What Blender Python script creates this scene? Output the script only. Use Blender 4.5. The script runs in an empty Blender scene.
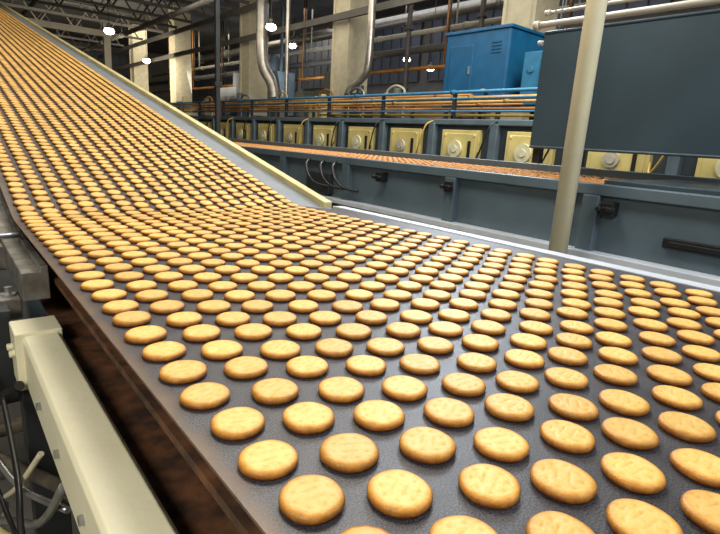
import bpy, bmesh, math, random
import numpy as np
from mathutils import Vector, Matrix
random.seed(7); rng=np.random.default_rng(7)
S=bpy.context.scene; COL=S.collection
try:
    S.view_settings.view_transform='Standard'
except Exception: pass

# ---------------- camera ----------------
F=510.0; HC=127.0; VPX=-432.0; VPY=267-113.0
slope=(VPY-HC)/(-VPX)
Zc=Vector((slope,1,HC/F)).normalized()
Yc=Vector((VPX,VPY,-F)); Yc=(Yc-Zc*Yc.dot(Zc)).normalized()
Xc=Yc.cross(Zc)
CAM=Vector((0,0,1.34))
M=Matrix(((Xc[0],Xc[1],Xc[2]),(Yc[0],Yc[1],Yc[2]),(Zc[0],Zc[1],Zc[2])))
cd=bpy.data.cameras.new('camera'); cam=bpy.data.objects.new('camera',cd); COL.objects.link(cam)
cam.matrix_world=Matrix.Translation(CAM)@M.to_4x4()
cd.sensor_width=36; cd.lens=F/720*36; cd.clip_start=0.02
cd.dof.use_dof=False
S.camera=cam
def project(p):
    q=M.transposed()@(Vector(p)-CAM)
    if q.z>-0.01: return None
    return 360+F*q.x/-q.z, 267-F*q.y/-q.z, -q.z

# ---------------- materials ----------------
def mat(name,c,rough=.5,metal=0,var=.25,scale=8,bump=.0,bscale=60,c2=None,emit=None,estr=0,spec=.5,lo=.3,hi=.7):
    m=bpy.data.materials.new(name); m.use_nodes=True
    nt=m.node_tree; b=nt.nodes['Principled BSDF']
    b.inputs['Roughness'].default_value=rough; b.inputs['Metallic'].default_value=metal
    b.inputs['Specular IOR Level'].default_value=spec
    tc=nt.nodes.new('ShaderNodeTexCoord')
    n=nt.nodes.new('ShaderNodeTexNoise'); n.inputs['Scale'].default_value=scale; n.inputs['Detail'].default_value=6
    nt.links.new(tc.outputs['Object'],n.inputs['Vector'])
    r=nt.nodes.new('ShaderNodeValToRGB')
    r.color_ramp.elements[0].position=lo; r.color_ramp.elements[1].position=hi
    if c2 is None: c2=tuple(x*(1-var) for x in c)
    r.color_ramp.elements[0].color=(*c2,1); r.color_ramp.elements[1].color=(*c,1)
    nt.links.new(n.outputs['Fac'],r.inputs['Fac']); nt.links.new(r.outputs['Color'],b.inputs['Base Color'])
    if bump>0:
        n2=nt.nodes.new('ShaderNodeTexNoise'); n2.inputs['Scale'].default_value=bscale; n2.inputs['Detail'].default_value=4
        nt.links.new(tc.outputs['Object'],n2.inputs['Vector'])
        bp=nt.nodes.new('ShaderNodeBump'); bp.inputs['Strength'].default_value=bump; bp.inputs['Distance'].default_value=.01
        nt.links.new(n2.outputs['Fac'],bp.inputs['Height']); nt.links.new(bp.outputs['Normal'],b.inputs['Normal'])
    if emit:
        b.inputs['Emission Color'].default_value=(*emit,1); b.inputs['Emission Strength'].default_value=estr
    return m

def cookie_mat(name,stuff):
    m=bpy.data.materials.new(name); m.use_nodes=True
    nt=m.node_tree; N=nt.nodes; L=nt.links; b=N['Principled BSDF']
    b.inputs['Roughness'].default_value=.45; b.inputs['Specular IOR Level'].default_value=.35
    at=N.new('ShaderNodeAttribute'); at.attribute_name='bake'
    rp=N.new('ShaderNodeValToRGB'); e=rp.color_ramp.elements
    e[0].position=0; e[0].color=(.86,.57,.19,1)
    e[1].position=1; e[1].color=(.17,.045,.007,1)
    k=e.new(.40); k.color=(.68,.33,.058,1)
    k=e.new(.15); k.color=(.82,.50,.135,1)
    tc=N.new('ShaderNodeTexCoord')
    n=N.new('ShaderNodeTexNoise'); n.inputs['Scale'].default_value=75 if not stuff else 40; n.inputs['Detail'].default_value=8; n.inputs['Roughness'].default_value=.7
    L.new(tc.outputs['Object'],n.inputs['Vector'])
    mt=N.new('ShaderNodeMath'); mt.operation='MULTIPLY_ADD'; mt.inputs[1].default_value=.75; mt.inputs[2].default_value=-.31
    L.new(n.outputs['Fac'],mt.inputs[0])
    ad=N.new('ShaderNodeMath'); ad.operation='ADD'
    L.new(mt.outputs[0],ad.inputs[0]); L.new(at.outputs['Fac'],ad.inputs[1])
    L.new(ad.outputs[0],rp.inputs['Fac'])
    hs=N.new('ShaderNodeHueSaturation'); L.new(rp.outputs['Color'],hs.inputs['Color'])
    mr=N.new('ShaderNodeMapRange'); mr.inputs['To Min'].default_value=.80; mr.inputs['To Max'].default_value=1.05
    if stuff:
        a2=N.new('ShaderNodeAttribute'); a2.attribute_name='tone'; L.new(a2.outputs['Fac'],mr.inputs['Value'])
        mr.inputs['To Min'].default_value=.70; mr.inputs['To Max'].default_value=.97
    else:
        oi=N.new('ShaderNodeObjectInfo'); L.new(oi.outputs['Random'],mr.inputs['Value'])
    L.new(mr.outputs[0],hs.inputs['Value']); L.new(hs.outputs['Color'],b.inputs['Base Color'])
    n2=N.new('ShaderNodeTexNoise'); n2.inputs['Scale'].default_value=260; n2.inputs['Detail'].default_value=5
    L.new(tc.outputs['Object'],n2.inputs['Vector'])
    bp=N.new('ShaderNodeBump'); bp.inputs['Strength'].default_value=.5; bp.inputs['Distance'].default_value=.002
    L.new(n2.outputs['Fac'],bp.inputs['Height']); L.new(bp.outputs['Normal'],b.inputs['Normal'])
    return m

def belt_mat():
    m=bpy.data.materials.new('woven_belt'); m.use_nodes=True
    nt=m.node_tree; N=nt.nodes; L=nt.links; b=N['Principled BSDF']
    b.inputs['Roughness'].default_value=.45; b.inputs['Metallic'].default_value=.1
    g=N.new('ShaderNodeNewGeometry')
    n=N.new('ShaderNodeTexNoise'); n.inputs['Scale'].default_value=480; n.inputs['Detail'].default_value=3
    n3=N.new('ShaderNodeTexNoise'); n3.inputs['Scale'].default_value=14; n3.inputs['Detail'].default_value=8
    L.new(g.outputs['Position'],n.inputs['Vector']); L.new(g.outputs['Position'],n3.inputs['Vector'])
    r=N.new('ShaderNodeValToRGB'); r.color_ramp.elements[0].position=.38; r.color_ramp.elements[1].position=.72
    r.color_ramp.elements[0].color=(.016,.015,.018,1); r.color_ramp.elements[1].color=(.105,.10,.114,1)
    L.new(n.outputs['Fac'],r.inputs['Fac'])
    r3=N.new('ShaderNodeMapRange'); r3.inputs['From Min'].default_value=.35; r3.inputs['From Max'].default_value=.75; r3.inputs['To Min'].default_value=.75; r3.inputs['To Max'].default_value=1.35
    L.new(n3.outputs['Fac'],r3.inputs['Value'])
    hv=N.new('ShaderNodeHueSaturation'); L.new(r.outputs['Color'],hv.inputs['Color']); L.new(r3.outputs[0],hv.inputs['Value'])
    sx=N.new('ShaderNodeSeparateXYZ'); L.new(g.outputs['Position'],sx.inputs[0])
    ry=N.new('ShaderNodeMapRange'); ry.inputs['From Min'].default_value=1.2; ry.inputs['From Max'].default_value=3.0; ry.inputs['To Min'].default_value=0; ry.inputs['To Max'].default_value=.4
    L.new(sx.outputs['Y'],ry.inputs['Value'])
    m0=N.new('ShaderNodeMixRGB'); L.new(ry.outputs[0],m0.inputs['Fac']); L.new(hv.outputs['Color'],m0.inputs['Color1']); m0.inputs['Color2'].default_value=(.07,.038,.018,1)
    ad=N.new('ShaderNodeMath'); ad.operation='MULTIPLY_ADD'; ad.inputs[1].default_value=.05; L.new(n3.outputs['Fac'],ad.inputs[0]); L.new(sx.outputs['X'],ad.inputs[2])
    mr=N.new('ShaderNodeMapRange'); mr.inputs['From Min'].default_value=.212; mr.inputs['From Max'].default_value=.238
    mr.inputs['To Min'].default_value=.8; mr.inputs['To Max'].default_value=0
    L.new(ad.outputs[0],mr.inputs['Value'])
    mx=N.new('ShaderNodeMixRGB'); L.new(mr.outputs[0],mx.inputs['Fac']); L.new(m0.outputs['Color'],mx.inputs['Color1'])
    mx.inputs['Color2'].default_value=(.17,.105,.06,1)
    L.new(mx.outputs['Color'],b.inputs['Base Color'])
    bp=N.new('ShaderNodeBump'); bp.inputs['Strength'].default_value=.28; bp.inputs['Distance'].default_value=.001
    L.new(n.outputs['Fac'],bp.inputs['Height']); L.new(bp.outputs['Normal'],b.inputs['Normal'])
    return m

M_belt=belt_mat()
M_cookie=cookie_mat('baked_biscuit',False); M_cookies=cookie_mat('baked_biscuits_far',True)
M_cream=mat('cream_paint',(.58,.53,.38),.5,0,.2,6,.1)
M_worn=mat('worn_cream_paint',(.92,.88,.64),.4,0,.12,5,.08,c2=(.82,.77,.54))
M_creamrail=mat('yellowed_paint',(.68,.59,.28),.4,0,.3,5)
M_gray=mat('graygreen_steel',(.12,.165,.195),.42,.1,.3,3)
M_graydk=mat('dark_steel',(.05,.055,.06),.45,.3,.4,5)
M_steel=mat('brushed_steel',(.21,.23,.25),.55,.2,.2,8)
M_ledge=mat('worn_grey_plate',(.30,.29,.26),.5,.3,.4,18,.2,40,c2=(.12,.10,.08))
M_bright=mat('bright_steel',(.55,.56,.56),.3,.8,.25,8)
M_white=mat('pale_edge',(.62,.66,.72),.4,.05,.15,10)
M_black=mat('black_rubber',(.012,.012,.013),.4,0,.3,5)
M_rust=mat('rusty_steel',(.18,.075,.033),.65,.1,.6,22,.3,40,c2=(.045,.024,.016),lo=.35,hi=.7)
M_brown=mat('grimy_beam',(.20,.17,.12),.6,.1,.6,20,.3,50,c2=(.06,.05,.04))
M_oven=mat('oven_shell',(.052,.068,.082),.5,.2,.4,2)
M_panel=mat('cream_panel',(.66,.54,.20),.45,0,.35,3)
M_dial=mat('dial_face',(.66,.62,.40),.4)
M_orange=mat('orange_pipe',(.58,.24,.05),.4,.2,.8,1.2)
M_yorange=mat('yellow_orange_pipe',(.60,.34,.08),.4,.2,.7,1.5)
M_orbelt=mat('orange_belt',(.26,.11,.035),.6,0,.5,30)
M_blue=mat('teal_blue_paint',(.008,.10,.23),.4,0,.3,4)
M_bluerail=mat('blue_rail',(.025,.16,.30),.4)
M_hood=mat('hood_panel',(.040,.068,.088),.4,.1,.25,2)
M_pole=mat('ivory_paint',(.88,.80,.55),.4,0,.12,5)
M_mute=mat('muted_beige_paint',(.44,.40,.31),.5,0,.2,5)
M_silver=mat('galvanised_duct',(.42,.40,.36),.35,.8,.3,5)
M_wall=mat('wall_plaster',(.30,.27,.21),.8,0,.4,1)
M_walldk=mat('wall_upper',(.14,.135,.125),.8,0,.4,1)
M_ceil=mat('ceiling_sheet',(.11,.11,.115),.8,0,.4,1)
M_floor=mat('concrete_floor',(.20,.19,.165),.6,0,.5,1.5,.2,30)
M_glass=mat('window_pane',(.07,.085,.12),.4,0,.4,1)
M_truss=mat('truss_paint',(.09,.083,.075),.6,0,.4,3)
M_bulb=mat('lamp_bulb',(1,1,1),.5,emit=(1,.84,.58),estr=14)
M_shade=mat('lamp_shade',(.25,.23,.20),.4,.4)
M_yel=mat('yellow_cable',(.50,.32,.06),.5)
M_crate=mat('dull_machine_green',(.13,.145,.12),.6,0,.4,3)

# ---------------- builders ----------------
def box(bm,x0,x1,y0,y1,z0,z1):
    v=[bm.verts.new(p) for p in [(x0,y0,z0),(x1,y0,z0),(x1,y1,z0),(x0,y1,z0),(x0,y0,z1),(x1,y0,z1),(x1,y1,z1),(x0,y1,z1)]]
    for f in [(0,3,2,1),(4,5,6,7),(0,1,5,4),(1,2,6,5),(2,3,7,6),(3,0,4,7)]: bm.faces.new([v[i] for i in f])
def cyl(bm,p0,p1,r,seg=16,r2=None):
    p0=Vector(p0);p1=Vector(p1);d=p1-p0
    if r2 is None:r2=r
    q=d.to_track_quat('Z','Y').to_matrix().to_4x4()
    bmesh.ops.create_cone(bm,cap_ends=True,segments=seg,radius1=r,radius2=r2,depth=d.length,matrix=Matrix.Translation((p0+p1)/2)@q)
def prism(bm,sec,ys):
    rings=[]
    for q in ys:
        y,zo=q[0],q[1]; xo=q[2] if len(q)>2 else 0
        rings.append([bm.verts.new((x+xo,y,z+zo)) for x,z in sec])
    n=len(sec)
    for a,b in zip(rings,rings[1:]):
        for i in range(n):
            bm.faces.new((a[i],a[(i+1)%n],b[(i+1)%n],b[i]))
    bm.faces.new(rings[0][::-1]); bm.faces.new(rings[-1])
def tube(bm,pts,r,seg=10,sub=6):
    P=[Vector(p) for p in pts]
    if len(P)>2:
        Q=[]
        for i in range(len(P)-1):
            a=P[max(i-1,0)];b=P[i];c=P[i+1];d=P[min(i+2,len(P)-1)]
            for k in range(sub):
                t=k/sub
                Q.append(.5*((2*b)+(c-a)*t+(2*a-5*b+4*c-d)*t*t+(3*b-a-3*c+d)*t**3))
        Q.append(P[-1]);P=Q
    rings=[];prev=None
    for i,p in enumerate(P):
        t=(P[min(i+1,len(P)-1)]-P[max(i-1,0)]).normalized()
        if prev is None:
            u=t.orthogonal().normalized()
        else:
            u=(prev-t*prev.dot(t)).normalized()
        prev=u;w=t.cross(u)
        rings.append([bm.verts.new(p+r*(math.cos(2*math.pi*k/seg)*u+math.sin(2*math.pi*k/seg)*w)) for k in range(seg)])
    for a,b in zip(rings,rings[1:]):
        for k in range(seg): bm.faces.new((a[k],a[(k+1)%seg],b[(k+1)%seg],b[k]))
    bm.faces.new(rings[0][::-1]);bm.faces.new(rings[-1])
def finish(bm,name,m,parent=None,bevel=0,smooth=False,label=None,cat=None,group=None,kind=None):
    bmesh.ops.recalc_face_normals(bm,faces=bm.faces)
    xs=[v.co for v in bm.verts]
    lo=Vector((min(v.x for v in xs),min(v.y for v in xs),min(v.z for v in xs)))
    hi=Vector((max(v.x for v in xs),max(v.y for v in xs),max(v.z for v in xs)))
    c=(lo+hi)/2
    if parent is None: c.z=lo.z
    for v in bm.verts: v.co-=c
    me=bpy.data.meshes.new(name); bm.to_mesh(me); bm.free()
    me.materials.append(m)
    o=bpy.data.objects.new(name,me); COL.objects.link(o)
    if smooth:
        for p in me.polygons: p.use_smooth=len(p.vertices)<=4
    if bevel>0:
        md=o.modifiers.new('bevel','BEVEL'); md.width=bevel; md.segments=2; md.limit_method='ANGLE'
    if parent is not None:
        off=Vector((0,0,0));q=parent
        while q is not None: off+=Vector(q.location); q=q.parent
        o.parent=parent; o.location=c-off
    else: o.location=c
    if label:o['label']=label
    if cat:o['category']=cat
    if group:o['group']=group
    if kind:o['kind']=kind
    return o
def empty(name,loc,label,cat,group=None):
    e=bpy.data.objects.new(name,None); e.location=loc; e.empty_display_size=.1; COL.objects.link(e)
    e['label']=label;e['category']=cat
    if group:e['group']=group
    return e
def boxes(lst,name,m,**k):
    bm=bmesh.new()
    for b in lst: box(bm,*b)
    return finish(bm,name,m,**k)

# ---------------- main conveyor ----------------
H=.34
YK=6.25*H; TAN=.219; YE=56*H; WB=.07
XL=.56*H; XRN=4.72*H; XRK=4.58*H; XRI=4.02*H; XP=4.42*H
def bz(y):
    w=WB
    d=y-YK
    if d<-w:return 1.0
    if d>w:return 1.0+TAN*d
    return 1.0+TAN*(d+w)**2/(4*w)
def xflat(y): return XRN+(XRK-XRN)*min(max((y-.3)/(YK-.3),0),1)
def xr(y):
    t=min(max((y-(YK-.12))/.15,0),1)
    return xflat(y)+(XRI-xflat(y))*t
conv=empty('biscuit_conveyor',(.9,1,0),'long conveyor with dark woven belt bending up into an incline','conveyor')
ys=list(np.arange(-.8,YK-.3,.2))+list(np.arange(YK-.3,YK+.3,.02))+list(np.arange(YK+.3,YE,.5))
bm=bmesh.new()
rings=[]
for y in ys:
    z=bz(y)
    rings.append([bm.verts.new(p) for p in [(XL,y,z),(xr(y),y,z),(xr(y),y,z-.004),(XL,y,z-.004)]])
for a,b in zip(rings,rings[1:]):
    for i in range(4): bm.faces.new((a[i],a[(i+1)%4],b[(i+1)%4],b[i]))
bm.faces.new(rings[0]);bm.faces.new(rings[-1][::-1])
finish(bm,'belt',M_belt,conv,label='dark charcoal woven belt with worn tan edge')
fl2=[(-.8,0,0),(.3,0,0),(YK-.02,0,XRK-XRN)]
bm=bmesh.new(); prism(bm,[(XRN,.94),(XRN+.075,.94),(XRN+.075,1.000),(XRN,1.004)],fl2); finish(bm,'edge_strip',M_white,conv,bevel=.002,label='pale grey metal edge strip')
bm=bmesh.new(); prism(bm,[(XRI,.980),(XP+.01,.980),(XP+.01,.995),(XRI,.995)],[(YK-.12,.004),(YK,.004),(YE,TAN*(YE-YK)+.004)]); finish(bm,'side_plate',M_steel,conv,label='grey sheet metal side plate')
bm=bmesh.new(); prism(bm,[(XP,.955),(XP+.05,.955),(XP+.05,1.026),(XP,1.026)],[(YK-.02,0),(YE,TAN*(YE-YK))]); finish(bm,'guard_rail',M_creamrail,conv,bevel=.004,label='cream painted guard rail')
bm=bmesh.new(); prism(bm,[(XP+.10,.84),(XP+.14,.84),(XP+.14,.91),(XP+.10,.91)],[(YK+.1,0),(YE,TAN*(YE-YK))]); finish(bm,'lower_rail',M_creamrail,conv,bevel=.004)
bm=bmesh.new(); prism(bm,[(XRN+.02,.70),(XRN+.06,.70),(XRN+.06,.935),(XRN+.02,.935)],[(-.8,0,0),(.3,0,0),(YK,0,XRK-XRN)]); finish(bm,'side_frame',M_gray,conv,bevel=.003)
bm=bmesh.new(); prism(bm,[(XP+.005,.70),(XP+.04,.70),(XP+.04,.95),(XP+.005,.95)],[(YK-.01,0),(YE,TAN*(YE-YK))]); finish(bm,'side_frame',M_gray,conv,bevel=.003)
bm=bmesh.new(); prism(bm,[(XL-.045,.86),(XL+.02,.86),(XL+.02,.955),(XL+.0,.955),(XL+.0,.94),(XL-.045,.94)],[(1.58,0),(YK,0),(YE,TAN*(YE-YK))]); finish(bm,'side_frame',M_ledge,conv,bevel=.003,label='worn grey side frame ledge')
bm=bmesh.new(); prism(bm,[(XL+.02,.78),(XP,.78),(XP,.79),(XL+.02,.79)],[(-.8,0),(YK,0),(YE,TAN*(YE-YK))]); finish(bm,'return_belt',M_rust,conv,label='rust brown return belt')
bm=bmesh.new(); prism(bm,[(XL+.16,.955),(XRI-.02,.955),(XRI-.02,.973),(XL+.16,.973)],[(-.8,0),(YK,0),(YE,TAN*(YE-YK))]); finish(bm,'slider_bed',M_graydk,conv)
bm=bmesh.new(); prism(bm,[(XL+.035,.895),(XL+.075,.895),(XL+.075,.985),(XL+.055,.985),(XL+.055,.91),(XL+.035,.91)],[(-.8,0),(1.9,0)]); finish(bm,'bed_angle',M_rust,conv,label='rusty steel angle under the belt edge')
for y in [0.1,.6,1.1,1.6]:
    bm=bmesh.new(); cyl(bm,(XL+.14,y,.85),(XRK,y,.85),.03,20); finish(bm,'roller',M_graydk,conv,smooth=True)
for y in [-.5,1.9,4.5,7.5,10.5,13.5,17]:
    zt=bz(y)-.1
    for x in (XL+.02,XP+.02):
        bm=bmesh.new(); box(bm,x-.025,x+.025,y-.03,y+.03,.01,zt-.12); box(bm,x-.06,x+.06,y-.06,y+.06,0,.012)
        finish(bm,'leg',M_gray,conv,bevel=.003)
BX0,BX1=.106,.188
bm=bmesh.new(); prism(bm,[(BX0,.70),(BX1,.70),(BX1,.822),(BX1-.008,.83),(BX0+.006,.83),(BX0,.82)],[(-.6,0,.008),(1.40,0,.012)]); finish(bm,'support_beam',M_worn,conv,bevel=.002,label='worn cream painted steel box beam')
for y in (.75,.95,1.15):
    bm=bmesh.new(); cyl(bm,(BX0+.011,y,.76),(BX0+.003,y,.76),.009,6); finish(bm,'bolt',M_bright,conv)
bm=bmesh.new()
box(bm,BX0-.004,BX1+.016,1.39,1.50,.69,.838)
for yy in (1.42,1.47):
    cyl(bm,(BX0-.016,yy,.78),(BX0-.0,yy,.78),.009,12)
finish(bm,'beam_bracket',M_worn,conv,bevel=.003)
bm=bmesh.new(); box(bm,BX0-.0,BX1,1.40,1.48,.01,.70); box(bm,BX0-.05,BX1+.04,1.35,1.51,0,.012); finish(bm,'leg',M_graydk,conv,bevel=.003)
bm=bmesh.new(); box(bm,-.10,XL-.045,1.62,1.70,.80,.86); box(bm,.00,.05,1.55,2.3,.84,.88); box(bm,-.06,XL-.03,2.0,2.06,.85,.93); finish(bm,'cross_bracket',M_ledge,conv,bevel=.004)
bm=bmesh.new(); box(bm,-.06,.10,1.75,1.95,.74,.90); box(bm,-.05,.09,1.735,1.75,.76,.88); finish(bm,'gear_housing',M_gray,conv,bevel=.008,label='grey-green gear housing')
bm=bmesh.new(); cyl(bm,(-.15,1.95,.965),(XL+.0,1.95,.975),.009,12); finish(bm,'tension_rod',M_bright,conv,smooth=True)
for p in [(.03,1.8,.90),(.03,1.66,.88),(.12,1.66,.86),(.02,2.15,.88)]:
    bm=bmesh.new(); cyl(bm,p,(p[0],p[1],p[2]+.025),.010,6); cyl(bm,p,(p[0],p[1],p[2]+.006),.018,16); finish(bm,'bolt',M_bright,conv)
boxes([(.02,.11,1.52,1.58,.60,.86)],'junction_plate',M_graydk,parent=conv,bevel=.004)
cabs=[([(.02,2.1,.02),(.05,1.9,.30),(.03,1.65,.50),(.07,1.45,.66),(.10,1.36,.72)],.012,M_black,'black cable'),
([(.0,1.7,.05),(.05,1.5,.30),(.035,1.25,.50),(.06,1.1,.62),(.10,1.05,.71)],.006,M_cream,'pale cable'),
([(-.05,1.75,.40),(.02,1.55,.46),(.08,1.4,.48),(.16,1.2,.50),(.25,.9,.5)],.016,M_brown,'brown hose'),
([(-.05,1.35,.40),(.03,1.25,.45),(.09,1.1,.52),(.12,.95,.69)],.009,M_bright,'steel tube'),
([(-.02,1.15,.56),(.04,1.1,.50),(.10,1.0,.45),(.18,.8,.40)],.010,M_creamrail,'yellowed tube'),
([(-.02,1.45,.66),(.03,1.3,.60),(.07,1.15,.58),(.13,1.0,.60)],.007,M_bright,'steel tube'),
([(.065,1.37,.70),(.06,1.08,.66),(.05,.95,.60),(.07,.8,.5),(.12,.6,.4)],.006,M_black,'black cable'),
([(.04,1.5,.72),(.02,1.35,.6),(.04,1.1,.55),(.06,.9,.6),(.10,.75,.69)],.005,M_black,'black cable')]
for pts,r,m,l in cabs:
    bm=bmesh.new(); tube(bm,pts,r); finish(bm,'cable',m,conv,smooth=True,label=l)
bm=bmesh.new(); box(bm,-.3,.4,1.9,1.94,.30,.34); finish(bm,'tie_bar',M_brown,conv,bevel=.004)

# ---------------- biscuits ----------------
D=.191*H; R=D/2; T=.0108
def cookie_data(seg,prof,noise,seedv,emb):
    r2=random.Random(seedv)
    ph=[(r2.random()*6.28,r2.uniform(.2,1)) for _ in range(4)]
    V=[];B=[];Fc=[]
    idx=[]
    dots=[]
    for i in range(8):
        a=i/8*2*math.pi+.3; dots.append((.60*math.cos(a),.60*math.sin(a)))
    ang=r2.uniform(-.3,.3)
    for (pr,pz) in prof:
        if pr==0:
            idx.append([len(V)]); V.append((0,0,pz*T)); B.append(.05 if pz>.5 else 1); continue
        row=[]
        for s in range(seg):
            a=2*math.pi*s/seg
            w=1+noise*sum(am*math.sin((k+2)*a+p)*.4 for k,(p,am) in enumerate(ph))
            x=pr*w*math.cos(a);y=pr*w*math.sin(a);z=pz*T
            bk=0
            if pz>.9 and emb:
                for dx,dy in dots:
                    g=math.exp(-((x-dx)**2+(y-dy)**2)/.005); z-=.0011*g; bk+=.24*g
                u=x*math.cos(ang)+y*math.sin(ang); v=-x*math.sin(ang)+y*math.cos(ang)
                for c in (-.2,.2):
                    g=math.exp(-((v-c-.06*math.sin(3*u))**2)/.0022)*math.exp(-(u/.33)**4); z-=.0008*g; bk+=.20*g
                z+=.0003*math.sin(4*x+ph[0][0])*math.cos(5*y+ph[1][0])
            row.append(len(V)); V.append((x*R,y*R,z))
            b=.0+.64*max(0,(pr-.68)/.32)**1.4 if pz>.75 else .60+.6*(.75-pz)
            B.append(min(b+bk,1))
        idx.append(row)
    for a,b in zip(idx,idx[1:]):
        if len(a)==1:
            for s in range(seg): Fc.append((a[0],b[s],b[(s+1)%seg]))
        elif len(b)==1:
            for s in range(seg): Fc.append((a[s],b[0],a[(s+1)%seg]))
        else:
            for s in range(seg): Fc.append((a[s],b[s],b[(s+1)%seg],a[(s+1)%seg]))
    return V,Fc,B
prof_hi=[(0,1.0)]+[(float(p),float(1.0-.05*p*p)) for p in np.linspace(.06,.80,15)]+[(.86,.935),(.92,.87),(.96,.77),(.987,.62),(1.0,.44),(.99,.22),(.955,.05),(.92,0),(0,0)]
variants=[]
for k in range(8):
    V,Fc,B=cookie_data(52,prof_hi,.026,k,True)
    me=bpy.data.meshes.new('biscuit'); me.from_pydata(V,[],Fc)
    a=me.attributes.new('bake','FLOAT','POINT'); a.data.foreach_set('value',B)
    for p in me.polygons:p.use_smooth=True
    me.materials.append(M_cookie); me.validate(); variants.append(me)
NC=17
pos=[]
ylist=[-.20*H]; 
while ylist[-1]<YE-.15:
    y=ylist[-1]
    f=min(max((y-3.5*H)/(2.8*H),0),1)
    ylist.append(y+(.240+(.198-.240)*f)*H)
drift=rng.normal(0,.012*H,NC)
for j,yy in enumerate(ylist[:-1]):
    gap=ylist[j+1]-yy
    for i in range(NC):
        y=yy+(i%2)*gap*.5+rng.normal(0,.008*H)*(gap/(.240*H))**2+drift[i]
        t=min(max((y-1.3*H)/(4.9*H),0),1)
        sp=(.232+(.2005-.232)*t)*H
        x=.718*H-.013*H*t+i*sp+rng.normal(0,.0055*H)*(1-.6*t)
        if abs(y-YK)<.16: x+=rng.normal(0,.006*H); y+=rng.normal(0,.005*H)
        th=0
        if y>YK+WB: th=math.atan(TAN)
        elif y>YK-WB: th=math.atan(TAN)*(y-YK+WB)/(2*WB)
        pos.append((x,y,bz(y)+.0005+ (.0 if abs(y-YK)>WB+.02 else .0010),th))
vis=[]
for n,p in enumerate(pos):
    q=project(p[:3])
    if q and -25<q[0]<745 and -25<q[1]<560: vis.append((q[2],n))
vis.sort(); near=set(n for _,n in vis[:300])
for n in sorted(near):
    x,y,z,th=pos[n]
    o=bpy.data.objects.new('biscuit',variants[rng.integers(0,8)])
    o.location=(x,y,z); o.rotation_euler=(th,0,rng.uniform(-.5,.5)+math.pi*rng.integers(0,2))
    if th>0: o.rotation_euler=(th,0,0)
    s=rng.uniform(.975,1.02); o.scale=(s,s*rng.uniform(.99,1.01),rng.uniform(.93,1.05))
    COL.objects.link(o)
    o['label']='round golden baked biscuit lying on the dark conveyor belt'; o['category']='biscuit'; o['group']='round biscuits on the conveyor belt'
rest=[p for n,p in enumerate(pos) if n not in near]
V,Fc,B=cookie_data(14,[(0,1.0),(.5,.985),(.80,.93),(.95,.75),(1.0,.4),(.93,0)],.015,3,False)
V=np.array(V);nv=len(V)
AV=[];AF=[];AB=[];AT=[]
for k,(x,y,z,th) in enumerate(rest):
    c,s=math.cos(th),math.sin(th)
    sc=rng.uniform(.96,1.01)
    P=V*sc
    ff=min(max((y-YK+.3)/.8,0),1)
    P=P*np.array([1-.14*ff,1-.04*ff,1])
    z2=z+.0006
    Q=np.stack([P[:,0]+x,P[:,1]*c-P[:,2]*s+y,P[:,1]*s+P[:,2]*c+z2],1)
    AV.append(Q);AB+=B;AT+=[float(rng.random())]*nv
    AF+=[tuple(i+k*nv for i in f) for f in Fc]
AV=np.concatenate(AV)
def arrmesh(name,AV,AF,m,**kw):
    me=bpy.data.meshes.new(name); me.from_pydata(AV.tolist(),[],AF); me.materials.append(m)
    for p in me.polygons:p.use_smooth=True
    o=bpy.data.objects.new(name,me); COL.objects.link(o)
    for k,v in kw.items(): o[k]=v
    return o
o=arrmesh('biscuits',AV,AF,M_cookies,label='mass of golden round biscuits covering the rising belt',category='biscuits',kind='stuff',group='round biscuits on the conveyor belt')
for nm,vals in (('bake',AB),('tone',AT)):
    a=o.data.attributes.new(nm,'FLOAT','POINT'); a.data.foreach_set('value',vals)

# ---------------- second conveyor machine ----------------
g=empty('return_conveyor',(3.6,5,0),'long grey-green steel conveyor machine carrying an orange biscuit belt','conveyor')
MX=3.0
boxes([(MX+.03,4.2,-1.5,14,.28,1.13)],'body',M_gray,parent=g,bevel=.01)
boxes([(MX-.02,MX+.06,-1.5,14,1.11,1.175)],'side_rail',M_gray,parent=g,bevel=.006)
boxes([(4.14,4.22,-1.5,14,1.12,1.23)],'side_rail',M_gray,parent=g,bevel=.006)
boxes([(MX+.06,4.14,-1.5,14,1.13,1.165)],'belt',M_orbelt,parent=g,label='orange-brown belt with biscuits')
boxes([(MX+.06,4.14,-1.5,1.45,1.165,1.20)],'belt_shade_sheet',M_hood,parent=g,bevel=.004,label='dark sheet drawn as the hood shadow on the belt')  # dark sheet added to stand in for the hood's shadow on the belt
boxes([(MX-.08,MX+.03,-1.5,14,.74,.78)],'lower_rail',M_white,parent=g,bevel=.004)
boxes([(MX-.0,MX+.03,-1.5,14,.56,.70)],'kick_panel',M_graydk,parent=g,bevel=.004)
for y in [.35,1.47,2.56,3.85,5.0,6.2,7.4,8.6,9.8]:
    bm=bmesh.new(); box(bm,MX-.03,MX+.04,y-.05,y+.05,.0,1.11); box(bm,MX-.05,MX+.1,y-.08,y+.08,0,.02)
    finish(bm,'leg',M_gray,g,bevel=.006)
for y in [1.36,2.56,3.35]:
    bm=bmesh.new(); zc=1.04
    box(bm,MX-.05,MX+.04,y-.035,y+.035,zc-.04,zc+.04)
    cyl(bm,(MX-.09,y-.03,zc),(MX-.05,y-.03,zc),.016,12); cyl(bm,(MX-.09,y+.03,zc),(MX-.05,y+.03,zc),.016,12)
    box(bm,MX-.06,MX-.04,y-.05,y+.05,zc-.012,zc+.012)
    finish(bm,'clamp',M_black,g,bevel=.004,label='black clamp')
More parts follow.
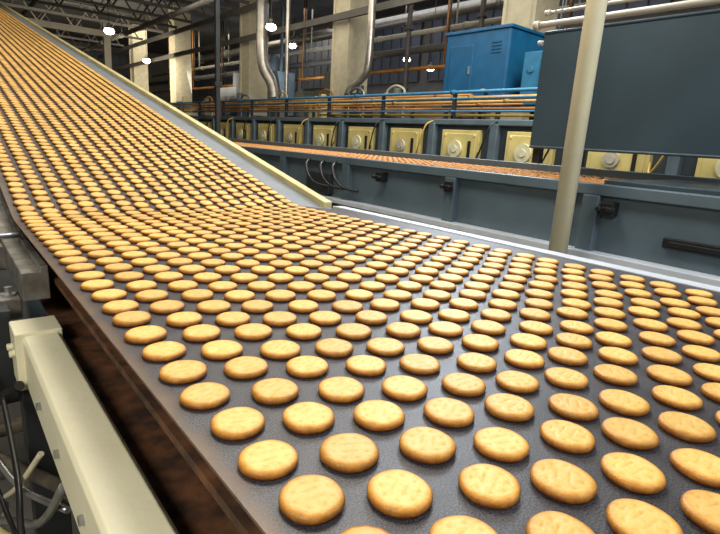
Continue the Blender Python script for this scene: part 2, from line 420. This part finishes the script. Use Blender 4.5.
for y in (4.0,4.2,4.45):
    bm=bmesh.new(); tube(bm,[(MX-.02,y,1.12),(MX-.10,y-.05,1.08),(MX-.12,y-.12,.98),(MX-.08,y-.2,.9),(MX-.02,y-.35,.88)],.012); finish(bm,'hose',M_black,g,smooth=True)
boxes([(MX-.03,MX+.04,4.1,4.5,.80,1.0)],'valve_block',M_graydk,parent=g,bevel=.008)
boxes([(MX-.005,MX+.04,.62,1.05,.875,.93),(MX-.012,MX+.01,.65,1.02,.89,.915)],'side_cover',M_black,parent=g,bevel=.004)
V2,F2,_=cookie_data(10,[(0,1.0),(.85,.9),(1.0,.4),(.95,0)],0,1,False)
V2=np.array(V2)*np.array([.72,.72,1.1]);AV=[];AF=[];k=0
for y in np.arange(1.52,11,.078):
    for x in np.arange(MX+.12,4.1,.070):
        AV.append(V2+np.array([x+rng.normal(0,.003),y+rng.normal(0,.006),1.166])); AF+=[tuple(i+k*len(V2) for i in f) for f in F2]; k+=1
M_far=mat('biscuit_orange',(.50,.22,.055),.7,0,.3,20)
arrmesh('biscuits',np.concatenate(AV),AF,M_far,label='rows of brown-orange biscuits on the grey machine belt',category='biscuits',kind='stuff')

# ivory pole
bm=bmesh.new(); cyl(bm,(2.80,1.53,0),(2.80,1.53,6.95),.053,24); cyl(bm,(2.80,1.53,0),(2.80,1.53,.03),.11,24)
finish(bm,'support_pole',M_pole,smooth=True,label='ivory painted round steel pole standing before the grey machine',cat='pole')

# hood panel
hd=empty('machine_hood',(3.9,1.4,0),'large dark green-grey sheet metal hood panel standing over the grey machine','machine hood')
boxes([(3.56,3.62,.2,2.31,1.36,2.19),(3.55,3.57,.2,2.31,1.36,1.38),(3.55,3.57,.2,2.31,2.17,2.19)],'panel',M_hood,parent=hd,bevel=.008)
for y in (.6,2.27):
    boxes([(4.25,4.31,y-.03,y+.03,.0,2.19),(4.2,4.36,y-.08,y+.08,0,.015)],'leg',M_black,parent=hd,bevel=.004)
    boxes([(3.60,3.66,y-.03,y+.03,1.25,1.5)],'bracket',M_black,parent=hd,bevel=.004)
boxes([(3.62,4.31,.2,2.31,2.11,2.19)],'top_flange',M_hood,parent=hd,bevel=.008)

# ---------------- tunnel oven ----------------
ov=empty('tunnel_oven',(7,10,0),'long dark tunnel oven with a row of cream square access panels','oven')
OX=6.0
boxes([(OX+.02,8.2,-1,24,.0,1.72)],'body',M_oven,parent=ov,bevel=.02)
boxes([(OX-.06,OX+.05,-1,24,1.64,1.72)],'top_ledge',M_gray,parent=ov,bevel=.01)
boxes([(OX-.06,OX+.05,-1,24,.84,.92)],'lower_ledge',M_gray,parent=ov,bevel=.01)
for k in range(20):
    y=-.73+1.15*k
    bm=bmesh.new(); box(bm,OX-.05,OX+.03,y-.35,y+.35,.97,1.57); box(bm,OX-.065,OX-.04,y-.30,y+.30,1.02,1.52)
    for a in (-.27,.27):
        for b2 in (1.05,1.49): cyl(bm,(OX-.075,y+a,b2),(OX-.06,y+a,b2),.018,8)
    pn=finish(bm,'access_panel',M_panel,ov,bevel=.012)
    if k<15:
        rd=.12 if k%3 else .09
        bm=bmesh.new(); cyl(bm,(OX-.10,y+.05,1.3),(OX-.06,y+.05,1.3),rd,24); cyl(bm,(OX-.115,y+.05,1.3),(OX-.10,y+.05,1.3),.05,20)
        finish(bm,'dial',M_dial if k%3 else M_mute,pn,smooth=True)
        bm=bmesh.new(); box(bm,OX-.09,OX-.06,y-.22,y-.18,1.16,1.42); finish(bm,'handle',M_black,pn,bevel=.004)
    boxes([(OX-.08,OX+.03,y+.50,y+.62,.15,1.66)],'rib',M_gray,parent=ov,bevel=.01)
for k in range(12):
    y=1.0+1.15*k+rng.uniform(-.1,.1)
    bm=bmesh.new(); tube(bm,[(OX-.02,y,1.70),(OX-.18,y+.03,1.62),(OX-.2,y+.12,1.35),(OX-.12,y+.25,1.18),(OX-.02,y+.3,1.3)],.012,8); finish(bm,'cable',M_yel if k%3==1 else M_black,ov,smooth=True)
rk=empty('pipe_rack',(6.6,10,1.72),'rack of orange pipes with blue rail running along the oven top','pipe rack')
labs={'orange_pipe':'orange pipe','yellow_cable':'yellow pipe','yellowed_paint':'cream pipe','blue_rail':'blue handrail','yellow_orange_pipe':'yellow-orange pipe'}
for (x,z,r,m,ya,yb) in [(6.15,1.88,.020,M_orange,-.5,24),(6.3,1.99,.022,M_yorange,1.5,24),(6.2,1.79,.018,M_yel,-.5,9),(6.2,1.94,.014,M_orange,4.2,24),(6.5,2.07,.030,M_yorange,-.5,24),(6.7,2.14,.022,M_orange,5.5,24),(6.75,2.20,.02,M_creamrail,-.5,14),(6.08,2.11,.024,M_bluerail,-.5,24),(6.08,2.02,.012,M_bluerail,-.5,24),(6.08,1.84,.012,M_bluerail,-.5,24)]:
    bm=bmesh.new(); cyl(bm,(x,ya,z),(x,yb,z),r,14)
    for yy in np.arange(max(ya,0)+.7,min(yb,16),2.3): cyl(bm,(x,yy,z),(x,yy+.08,z),r*1.5,12)
    finish(bm,'pipe',m,rk,smooth=True,label=labs[m.name])
for y in np.arange(.5,24,1.6):
    boxes([(6.08,6.13,y,y+.05,1.72,2.14),(6.08,6.85,y+.002,y+.048,1.74,1.77),(6.8,6.85,y,y+.05,1.72,2.2)],'bracket',M_graydk,parent=rk)
for i,(y,x0) in enumerate([(2.4,6.95),(7.3,6.95),(8.5,6.95),(9.6,6.95),(11.5,6.95),(13.5,6.95),(16,6.95)]):
    bm=bmesh.new(); tube(bm,[(x0,y,1.72),(x0,y,2.2),(x0,y+.05,2.32),(x0,y+.25,2.38),(x0,y+.45,2.32),(x0,y+.5,2.2),(x0,y+.5,1.72)],.025,10)
    finish(bm,'riser_pipe',[M_orange,M_mute,M_silver][i%3],smooth=True,label='bent riser pipe arching above the oven top',cat='pipe',group='riser pipes on the oven')
for y,h,m in [(3.0,.35,M_creamrail),(8.0,.5,M_crate),(9.2,.6,M_graydk),(10.6,.45,M_creamrail),(12.5,.6,M_silver),(15,.6,M_graydk),(17.5,.5,M_crate),(19.5,.6,M_creamrail)]:
    bm=bmesh.new(); box(bm,7.2,7.6,y-.25,y+.3,1.72,1.72+h); cyl(bm,(7.4,y,1.72+h),(7.4,y,1.9+h),.08,16); cyl(bm,(7.4,y-.35,1.8+h*.5),(7.4,y+.4,1.8+h*.5),.05,14)
    finish(bm,'burner_unit',m,bevel=.01,label='small burner unit with pipe stub on the oven top',cat='burner unit',group='burner units on the oven')

# teal blue unit
bu=empty('ventilation_unit',(7.5,5.7,1.72),'teal blue ventilation unit raised on a frame above the oven','ventilation unit')
y1,y2=5.12,6.42; zb,zt=1.98,3.16
boxes([(7.0,8.1,y1,y2,zb,zt)],'body',M_blue,parent=bu,bevel=.03)
boxes([(6.97,8.13,y1-.03,y2+.03,zt-.02,zt+.03)],'lid',M_blue,parent=bu,bevel=.01)
boxes([(6.985,7.01,5.8,6.3,zb+.2,zt-.2)],'door',M_blue,parent=bu,bevel=.01)
boxes([(6.985,7.01,y1+.15,5.45,zt-.36+i*.05,zt-.345+i*.05) for i in range(4)],'grille',M_blue,parent=bu)
boxes([(6.96,6.99,5.84,5.87,2.5,2.62)],'handle',M_bright,parent=bu,bevel=.004)
for x in (7.05,8.0):
    for y in (y1+.1,y2-.1): boxes([(x-.03,x+.03,y-.03,y+.03,1.72,zb+.01)],'leg',M_graydk,parent=bu)
bm=bmesh.new(); cyl(bm,(7.5,y2,2.5),(7.5,y2+.2,2.5),.16,20); cyl(bm,(7.5,y2+.2,2.5),(7.5,y2+.28,2.5),.2,20); finish(bm,'fan_housing',M_blue,bu,smooth=True)
bm=bmesh.new(); box(bm,6.95,7.5,4.1,4.8,2.0,2.75); box(bm,6.93,6.95,4.15,4.5,2.1,2.65); cyl(bm,(6.94,4.65,2.5),(6.92,4.65,2.5),.05,16); box(bm,7.0,7.1,4.3,4.4,1.72,2.0)
finish(bm,'control_box',M_bluerail,bevel=.01,label='lighter blue control cabinet on a post above the oven',cat='control box')

for x,z,r in [(4.6,2.50,.028),(4.75,2.64,.018),(4.7,2.36,.016)]:
    bm=bmesh.new(); cyl(bm,(x,-1,z),(x,3.05,z),r,16); cyl(bm,(x,3.05,z),(x,3.10,z),r*1.5,16)
    for y in (0.2,2.9): cyl(bm,(x,y,z),(x,y,6.98),.006,8)
    finish(bm,'overhead_pipe',M_mute,smooth=True,label='beige overhead pipe hung on thin rods',cat='pipe',group='overhead pipes')

# ---------------- hall ----------------
def st(o): o['kind']='structure'; return o
st(boxes([(-6,17,-4,44,-.1,0)],'floor',M_floor))
st(boxes([(-6,17,-4,44,7,7.1)],'ceiling',M_ceil))
st(boxes([(17,17.2,-4,44,0,7)],'wall_right',M_walldk))
st(boxes([(-6.2,-6,-4,44,0,7)],'wall_left',M_wall))
st(boxes([(-6,17,44,44.2,0,7)],'wall_back',M_walldk))
st(boxes([(-6,17,-4.2,-4,0,7)],'wall_front',M_wall))
k=1
for y in range(2,42,5):
    bm=bmesh.new(); box(bm,16.9,16.98,y,y+4.4,4.0,6.6)
    w=st(finish(bm,'window_%d'%k,M_glass)); 
    bm=bmesh.new()
    for a in range(8): box(bm,16.85,16.9,y+a*.63-.02,y+a*.63+.02,4.0,6.6)
    for b in range(5): box(bm,16.86,16.895,y-.03,y+4.44,4.0+b*.65-.02,4.0+b*.65+.02)
    st(finish(bm,'trim_%d'%k,M_truss)); k+=1
for xx in (-4,2,8):
    bm=bmesh.new(); box(bm,xx,xx+5,43.92,43.98,3.5,6.5); st(finish(bm,'window_%d'%k,M_glass))
    bm=bmesh.new()
    for a in range(9): box(bm,xx+a*.625-.04,xx+a*.625+.04,43.85,43.92,3.5,6.5)
    for b in range(5): box(bm,xx,xx+5,43.86,43.915,3.5+b*.75-.04,3.5+b*.75+.04)
    st(finish(bm,'trim_%d'%k,M_truss)); k+=1
for y in (6.9,13.0,19.1,26.8,33.5):
    bm=bmesh.new(); w=.40
    box(bm,10-w,10+w,y-w,y-w+.08,0,7); box(bm,10-w,10+w,y+w-.08,y+w,0,7); box(bm,10-w+.05,10+w-.05,y-w+.04,y+w-.04,0,7); box(bm,10-w-.1,10+w+.1,y-w-.1,y+w+.1,0,.04)
    finish(bm,'steel_column',M_cream,label='cream painted steel I-section roof column',cat='column',group='roof columns')
for y in (6.9,8.5,10.1,11.7,13.2,14.9,16.5,18,19.4,21.3,23.2,25,26.8,30,33.5,37):
    bm=bmesh.new()
    for z in (5.75,6.85): box(bm,-6,9.20,y-.05,y+.05,z,z+.1); 
    x=-6
    while x<9:
        cyl(bm,(x,y,5.8),(x+.75,y,6.9),.035,8)
        if x+1.5<9.2: cyl(bm,(x+.75,y,6.9),(x+1.5,y,5.8),.035,8)
        x+=1.5
    finish(bm,'roof_truss',M_truss,label='dark steel roof truss under the ceiling',cat='roof truss',group='roof trusses')
for x,z,r in [(1.5,5.4,.10),(3.2,5.2,.07),(7.2,5.3,.09)]:
    bm=bmesh.new(); cyl(bm,(x,3,z),(x,40,z),r,16)
    for yy in np.arange(4,38,3.2): cyl(bm,(x,yy,z),(x,yy+.15,z),r*1.25,16); cyl(bm,(x,yy,z),(x,yy,5.8),.012,6)
    finish(bm,'ceiling_pipe',M_truss if r<.1 else M_silver,smooth=True,label='long pipe slung under the roof trusses',cat='pipe',group='ceiling pipes')
for z in (4.6,5.6):
    boxes([(9.28,9.38,0,40,z,z+.18)],'crane_beam',M_truss,label='dark horizontal steel girder along the columns',cat='girder',group='girders')
for x,z,r,m in [(12.6,4.3,.12,M_truss),(12.9,4.9,.08,M_mute),(12.5,3.7,.06,M_orange),(14.5,5.9,.2,M_silver)]:
    bm=bmesh.new(); cyl(bm,(x,2,z),(x,40,z),r,16)
    for yy in np.arange(3,39,4.0): cyl(bm,(x,yy,z),(x,yy+.15,z),r*1.3,16); cyl(bm,(x,yy+.5,z),(x,yy+.5,6.98),.03,8)
    finish(bm,'wall_pipe',m,smooth=True,label='long horizontal pipe run hung beyond the columns',cat='pipe',group='far pipe runs')
boxes([(12.5,13.2,8,34,0,2.9),(12.45,12.5,8,34,2.6,2.75)],'storage_partition',M_wall,bevel=.01,label='dull beige partition behind the columns',cat='partition')
for i,(y,h) in enumerate([(16.4,3.0),(20.5,3.9),(24,3.4)]):
    bm=bmesh.new(); box(bm,11.2,12.2,y-.9,y+.9,.0,h); box(bm,11.1,11.2,y-.7,y-.1,.6,h-.4); box(bm,11.1,11.2,y+.1,y+.7,.6,h-.4); cyl(bm,(11.7,y,h),(11.7,y,h+.7),.2,16); cyl(bm,(11.7,y-.6,h),(11.7,y-.6,6.9),.07,12)
    finish(bm,'process_cabinet',[M_crate,M_gray,M_wall][i%3],bevel=.02,label='tall dull process cabinet with flue pipe behind the oven',cat='cabinet',group='process cabinets')
for y in (8.2,9.3,12.0,15.2):
    bm=bmesh.new(); tube(bm,[(11.4,y,0),(11.4,y,3.0),(11.4,y,5.0),(11.4,y,7)],.07,12); cyl(bm,(11.4,y,2.9),(11.4,y,3.0),.12,16); cyl(bm,(11.4,y,4.6),(11.4,y,4.7),.12,16)
    finish(bm,'vertical_pipe',M_truss,smooth=True,label='dark vertical flanged pipe behind the oven',cat='pipe',group='dark vertical pipes')

def lamp(x,y,z,r):
    e=empty('pendant_lamp',(x,y,z),'round industrial pendant lamp glowing warm white','lamp','pendant lamps')
    bm=bmesh.new(); cyl(bm,(x,y,z),(x,y,z+r*.8),r,24,r*.35); cyl(bm,(x,y,z+r*.8),(x,y,z+r*1.2),r*.3,16); finish(bm,'shade',M_shade,e,smooth=True)
    bm=bmesh.new(); bmesh.ops.create_uvsphere(bm,u_segments=20,v_segments=12,radius=r*.88,matrix=Matrix.Translation((x,y,z))@Matrix.Diagonal((1,1,.7,1))); finish(bm,'bulb',M_bulb,e,smooth=True)
    bm=bmesh.new(); cyl(bm,(x,y,z+r*1.2),(x,y,7),.010,8); finish(bm,'cord',M_black,e)
for a in [(8.6,15.3,4.6,.19),(10.8,17.6,4.6,.17),(8.9,28.5,4.6,.22),(5.2,20.6,4.5,.2),(13.7,13.2,3.9,.16),(11.3,30,4.3,.22),(15.2,16,4.6,.17),(6.9,36,4.9,.24)]: lamp(*a)

bm=bmesh.new(); tube(bm,[(9,16.6,7),(9,16.6,5),(9,16.6,4.1),(9.05,16.5,3.5),(9.25,16.3,3.0),(9.3,16.2,2.2),(9.3,16.2,.0)],.2,16); finish(bm,'ventilation_duct',M_silver,smooth=True,label='dull galvanised round duct bending downwards',cat='duct')
bm=bmesh.new(); tube(bm,[(9,10.9,7),(9,10.9,5),(9,10.9,3.3),(8.95,11.1,2.9),(8.8,11.4,2.6),(8.75,11.5,1.8),(8.75,11.5,0)],.1,14); finish(bm,'ventilation_duct',M_silver,smooth=True,label='round metal pipe with a bend beside a column',cat='duct')
bm=bmesh.new(); tube(bm,[(8.6,14.3,7),(8.6,14.3,4),(8.6,14.3,0)],.06,12); finish(bm,'ventilation_duct',M_silver,smooth=True,label='thin metal vertical pipe by the oven',cat='duct')
bm=bmesh.new(); box(bm,4.46,4.54,10.06,10.14,0,5.7); box(bm,4.3,4.7,9.9,10.3,0,.03); box(bm,4.43,4.57,10.04,10.16,2.2,2.28); finish(bm,'steel_post',M_graydk,label='dark slim steel post beyond the incline',cat='post')
gt=empty('gantry',(2.5,22.2,0),'cream painted gantry frame beyond the top of the incline','gantry')
for x in (-.2,5.5): boxes([(x-.12,x+.12,22.12,22.28,0,5.1)],'post',M_mute,parent=gt,bevel=.01)
boxes([(-.4,5.7,22.11,22.29,4.5,4.72)],'beam',M_mute,parent=gt,bevel=.01)
boxes([(-.4,5.7,22.11,22.29,4.98,5.08)],'beam',M_mute,parent=gt,bevel=.01)

# ---------------- lights ----------------
def area(loc,tgt,size,sy,e,c):
    l=bpy.data.lights.new('area','AREA'); l.shape='RECTANGLE'; l.size=size;l.size_y=sy;l.energy=e;l.color=c
    o=bpy.data.objects.new('area_light',l);COL.objects.link(o);o.location=loc
    o.rotation_euler=(Vector(tgt)-Vector(loc)).to_track_quat('-Z','Y').to_euler()
area((1.3,2.4,4.0),(1.0,1.2,1),1.1,1.2,98,(1,.94,.82))
area((5.5,4.5,4.2),(1.2,1.2,1),1.5,1.5,180,(.80,.90,1))
area((0.6,5.5,4.9),(1.2,6,2),2,2.5,82,(1,.92,.77))
area((0.6,11,5.6),(1.2,11.5,3),2,3,55,(1,.87,.67))
area((5.4,6,6.5),(6.0,6,1),10,1.5,200,(1,.93,.80))
area((3.6,6,4.5),(6.0,5.8,1.4),7,1,75,(.95,.96,.95))
area((4.5,1.5,5.5),(10,14,3.8),2,2,420,(1,.93,.80))  # unseen fill light, added to brighten the dark column faces
area((7.6,13,5.2),(12,14,3.0),12,1.5,130,(1,.90,.74))  # unseen fill light, added for the columns and the area behind
area((13.8,14,6.6),(14.5,14,0),14,3,200,(.92,.94,1))
area((13.5,28,6.7),(15,29,2),14,2,300,(1,.90,.72))
area((5,14,3.6),(6,17,7),5,10,170,(1,.90,.74))  # unseen up-light, added in place of bounce on ceiling and trusses
area((6,26,4.0),(8,44,5.0),6,2,600,(1,.88,.68))  # unseen fill light, added to lift the back wall
area((11,22,3.6),(17,23,5.0),14,1,110,(.88,.92,1))  # unseen fill light, added to lift the right wall
area((2.4,-1.5,3.6),(5,4,1),2,1.5,130,(.86,.93,1))
area((-1.5,-.3,2.4),(.2,1.0,.8),.8,.8,52,(1,.95,.84))  # unseen left fill, added to brighten the near beam and belt underside
w=bpy.data.worlds.new('world'); S.world=w; w.use_nodes=True
w.node_tree.nodes['Background'].inputs[0].default_value=(.35,.42,.55,1); w.node_tree.nodes['Background'].inputs[1].default_value=.15
